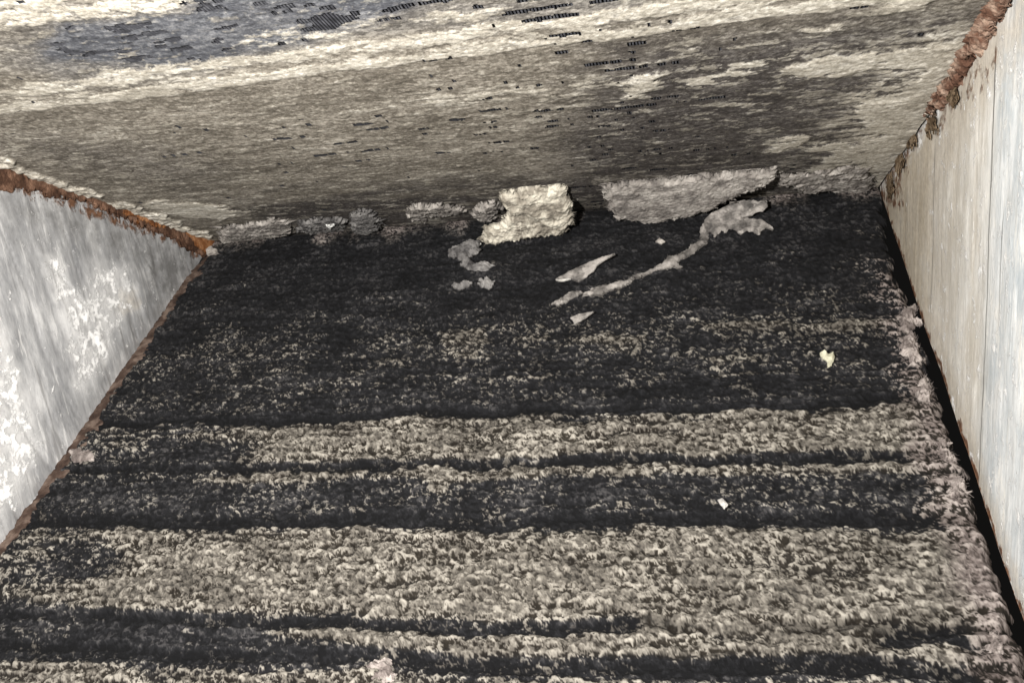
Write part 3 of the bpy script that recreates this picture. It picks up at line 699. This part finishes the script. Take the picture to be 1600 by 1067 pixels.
p0, n = tilted(px, 0.5, 0.004)
pad('lint_clump', px, p0, n, 0.004, M['dim'], 327, label='lobed grey lint clump on black dust left of the pointed flake', cat='lint clump')
px = [(747, 440), (760, 432), (773, 442), (765, 451), (750, 447)]
p0, n = tilted(px, 0.4, 0.003); pad('lint_clump', px, p0, n, 0.003, M['dim'], 328, label='small round lint pellet under the lobed grey clump', cat='lint clump')
px = [(702, 444), (720, 440), (736, 442), (728, 453), (706, 450)]
p0, n = tilted(px, 0.4, 0.003); pad('lint_clump', px, p0, n, 0.003, M['dim'], 329, label='small flat lint pellet at the lower left of the lobed clump', cat='lint clump')
px = [(1282, 551), (1289, 547), (1295, 553), (1304, 550), (1307, 559), (1299, 571), (1293, 575), (1291, 565), (1283, 558)]
p0, n = tilted(px, 0.6, 0.005); pad('fluff', px, p0, n, 0.003, M['yellow'], 330, edge=0.0015, rag=0.0005, label='pale yellow heart-shaped bit of fluff on the dark stripes', cat='fluff')
p0, n = bridge((516, 335), (516, 362))
pad('white_crumb', [(507, 348), (514, 350), (524, 346), (525, 350), (519, 353), (516, 359), (512, 354)], p0 + n * -0.0 + np.array([0, -0.006, 0]), n, 0.0015, M['white'], 331, edge=0.0008, rag=0.0002, res=0.0002,
    label='bright white Y-shaped crumb on the dark left half of the ridge', cat='crumb')
for px, lab, sd in [([(742, 378), (748, 376), (751, 381), (746, 388), (742, 384)], 'tiny white crumb on the right lobe of the grey lint clump', 332),
                    ([(1121, 781), (1129, 778), (1137, 789), (1131, 795), (1125, 788)], 'small white crumb in the wide black stripe at right', 333),
                    ([(1030, 372), (1040, 377), (1034, 382), (1024, 378)], 'tiny grey crumb just under the long felt on the ridge', 334)]:
    p0, n = tilted(px, 0.5, 0.0055); pad('white_crumb', px, p0, n, 0.0015, M['white' if sd < 333 else 'chalk' if sd < 334 else 'grey'], sd, edge=0.001, rag=0.0003, label=lab, cat='crumb', group='loose crumbs on the dust')
px = [(573, 1048), (590, 1030), (611, 1032), (620, 1050), (616, 1075), (575, 1075)]
on_lower('lint_clump', px, 0.006, 'pink', 335, 'fluffy grey lint tuft at the bottom in the last black groove', 'lint clump', lift=0.002, edge=0.004, lump=0.6, lumpsize=0.004)
px = [(106, 706), (125, 700), (150, 708), (147, 719), (118, 723)]
p0, n = tilted(px, 0.3, 0.001); pad('lint_flake', px, p0, n, 0.0018, M['pink'], 336, label='pale oval flake stuck beside the brown edge of the left plate', cat='lint flake')
px = [(318, 390), (328, 384), (349, 399), (338, 410)]
p0, n = tilted(px, 0.5, 0.001); pad('lint_flake', px, p0, n, 0.0015, M['grey'], 337, label='beige scrap at the tip of the left plate under orange rust', cat='lint flake')
for k, (px, lab) in enumerate([
        ([(1407, 492), (1420, 478), (1433, 480), (1435, 505), (1421, 523), (1404, 516)], 'pinkish lint tuft at the gap, topmost and brightest of the row'),
        ([(1408, 530), (1428, 525), (1439, 550), (1432, 573), (1414, 566), (1400, 546)], 'round pinkish lint tuft directly under the brightest tuft at the gap'),
        ([(1428, 600), (1448, 590), (1456, 612), (1446, 632), (1432, 622)], 'small pinkish lint tuft between the round tuft and the wide pale stripe'),
        ([(1462, 690), (1478, 682), (1488, 705), (1492, 730), (1474, 728)], 'pinkish lint tuft at the gap beside the upper pale stripe'),
        ([(1478, 750), (1498, 742), (1508, 770), (1506, 800), (1486, 792)], 'pinkish lint tuft at the gap beside the wide black stripe'),
        ([(1532, 990), (1555, 985), (1572, 1015), (1560, 1035), (1540, 1022)], 'pinkish lint tuft at the gap, lowest of the row')]):
    on_lower('lint_tuft', px, 0.0042, 'pink', 340 + k, lab, 'lint tuft', lift=0.003, edge=0.0035, lump=0.55, lumpsize=0.005, fuzz=0.35, rag=0.002, group='lint tufts along the right-hand gap')

# ------------------------------------------------------------------ rusted flanges, parts of the end plates
XL = np.array([1.0, 0, 0])
for q, px in enumerate([[(196, 322), (230, 330), (262, 346), (250, 356), (220, 345), (196, 334)], [(286, 356), (318, 362), (346, 376), (340, 394), (318, 394), (300, 376)]]):
    pad('rust_spot', px, np.array([0.0026, 0, 0]), XL, 0.0008, M['rust_orange'], 420 + q, edge=0.0015, rag=0.002, lump=0.4, parent=left, res=0.0004)
pad('rust_flange', [(-40, 250), (0, 262), (60, 280), (130, 297), (200, 323), (270, 350), (335, 368), (350, 384), (335, 402), (318, 404), (300, 390), (262, 370), (200, 343), (140, 319), (90, 306), (0, 295), (-40, 290)],
    np.array([0.0012, 0, 0]), XL, 0.0012, M['rust'], 401, edge=0.0015, rag=0.0020, lump=0.4, parent=left, res=0.0006)
pad('lower_flange', [(322, 400), (340, 402), (302, 452), (280, 482), (228, 555), (184, 628), (136, 702), (84, 770), (28, 838), (-40, 912), (-40, 892), (0, 850), (62, 766), (112, 692), (180, 592), (245, 502), (285, 442)],
    N_LO * 0.0012, N_LO, 0.0009, M['rust_dark'], 402, edge=0.001, rag=0.0013, lump=0.35, parent=left, res=0.0006)
cdir = np.array([0, -CH, SH]); bis = N_UP + np.array([-1.0, 0, 0])
pad('rust_crust', [(1522, -30), (1592, -30), (1578, 0), (1572, 28), (1556, 48), (1552, 80), (1538, 84), (1520, 104), (1500, 134), (1482, 156), (1462, 178), (1446, 186), (1440, 176), (1456, 148), (1478, 116), (1482, 92), (1498, 56), (1508, 28)],
    np.array([W - 0.0022, 0, 0]) + N_UP * 0.0022, bis, 0.0022, M['rust_red'], 403, edge=0.003, rag=0.0042, lump=0.4, lumpsize=0.012, parent=right, res=0.0006)
for q, (cx, cy, sx, sy) in enumerate([(1456, 196, 8, 14), (1424, 224, 7, 9), (1404, 256, 6, 12), (1486, 152, 9, 10), (1390, 290, 5, 12)]):
    px = [(cx + sx * math.cos(t) * (1 + 0.35 * math.sin(3 * t + q)), cy + sy * math.sin(t) * (1 + 0.3 * math.cos(2 * t + q))) for t in np.linspace(0, 6.283, 12, endpoint=False)]
    pad('rust_spot', px, np.array([W - 0.0012, 0, 0]), XL, 0.0008, M['rust_tan'], 410 + q, edge=0.001, rag=0.0036, lump=0.5, lumpsize=0.004, parent=right, res=0.0004)
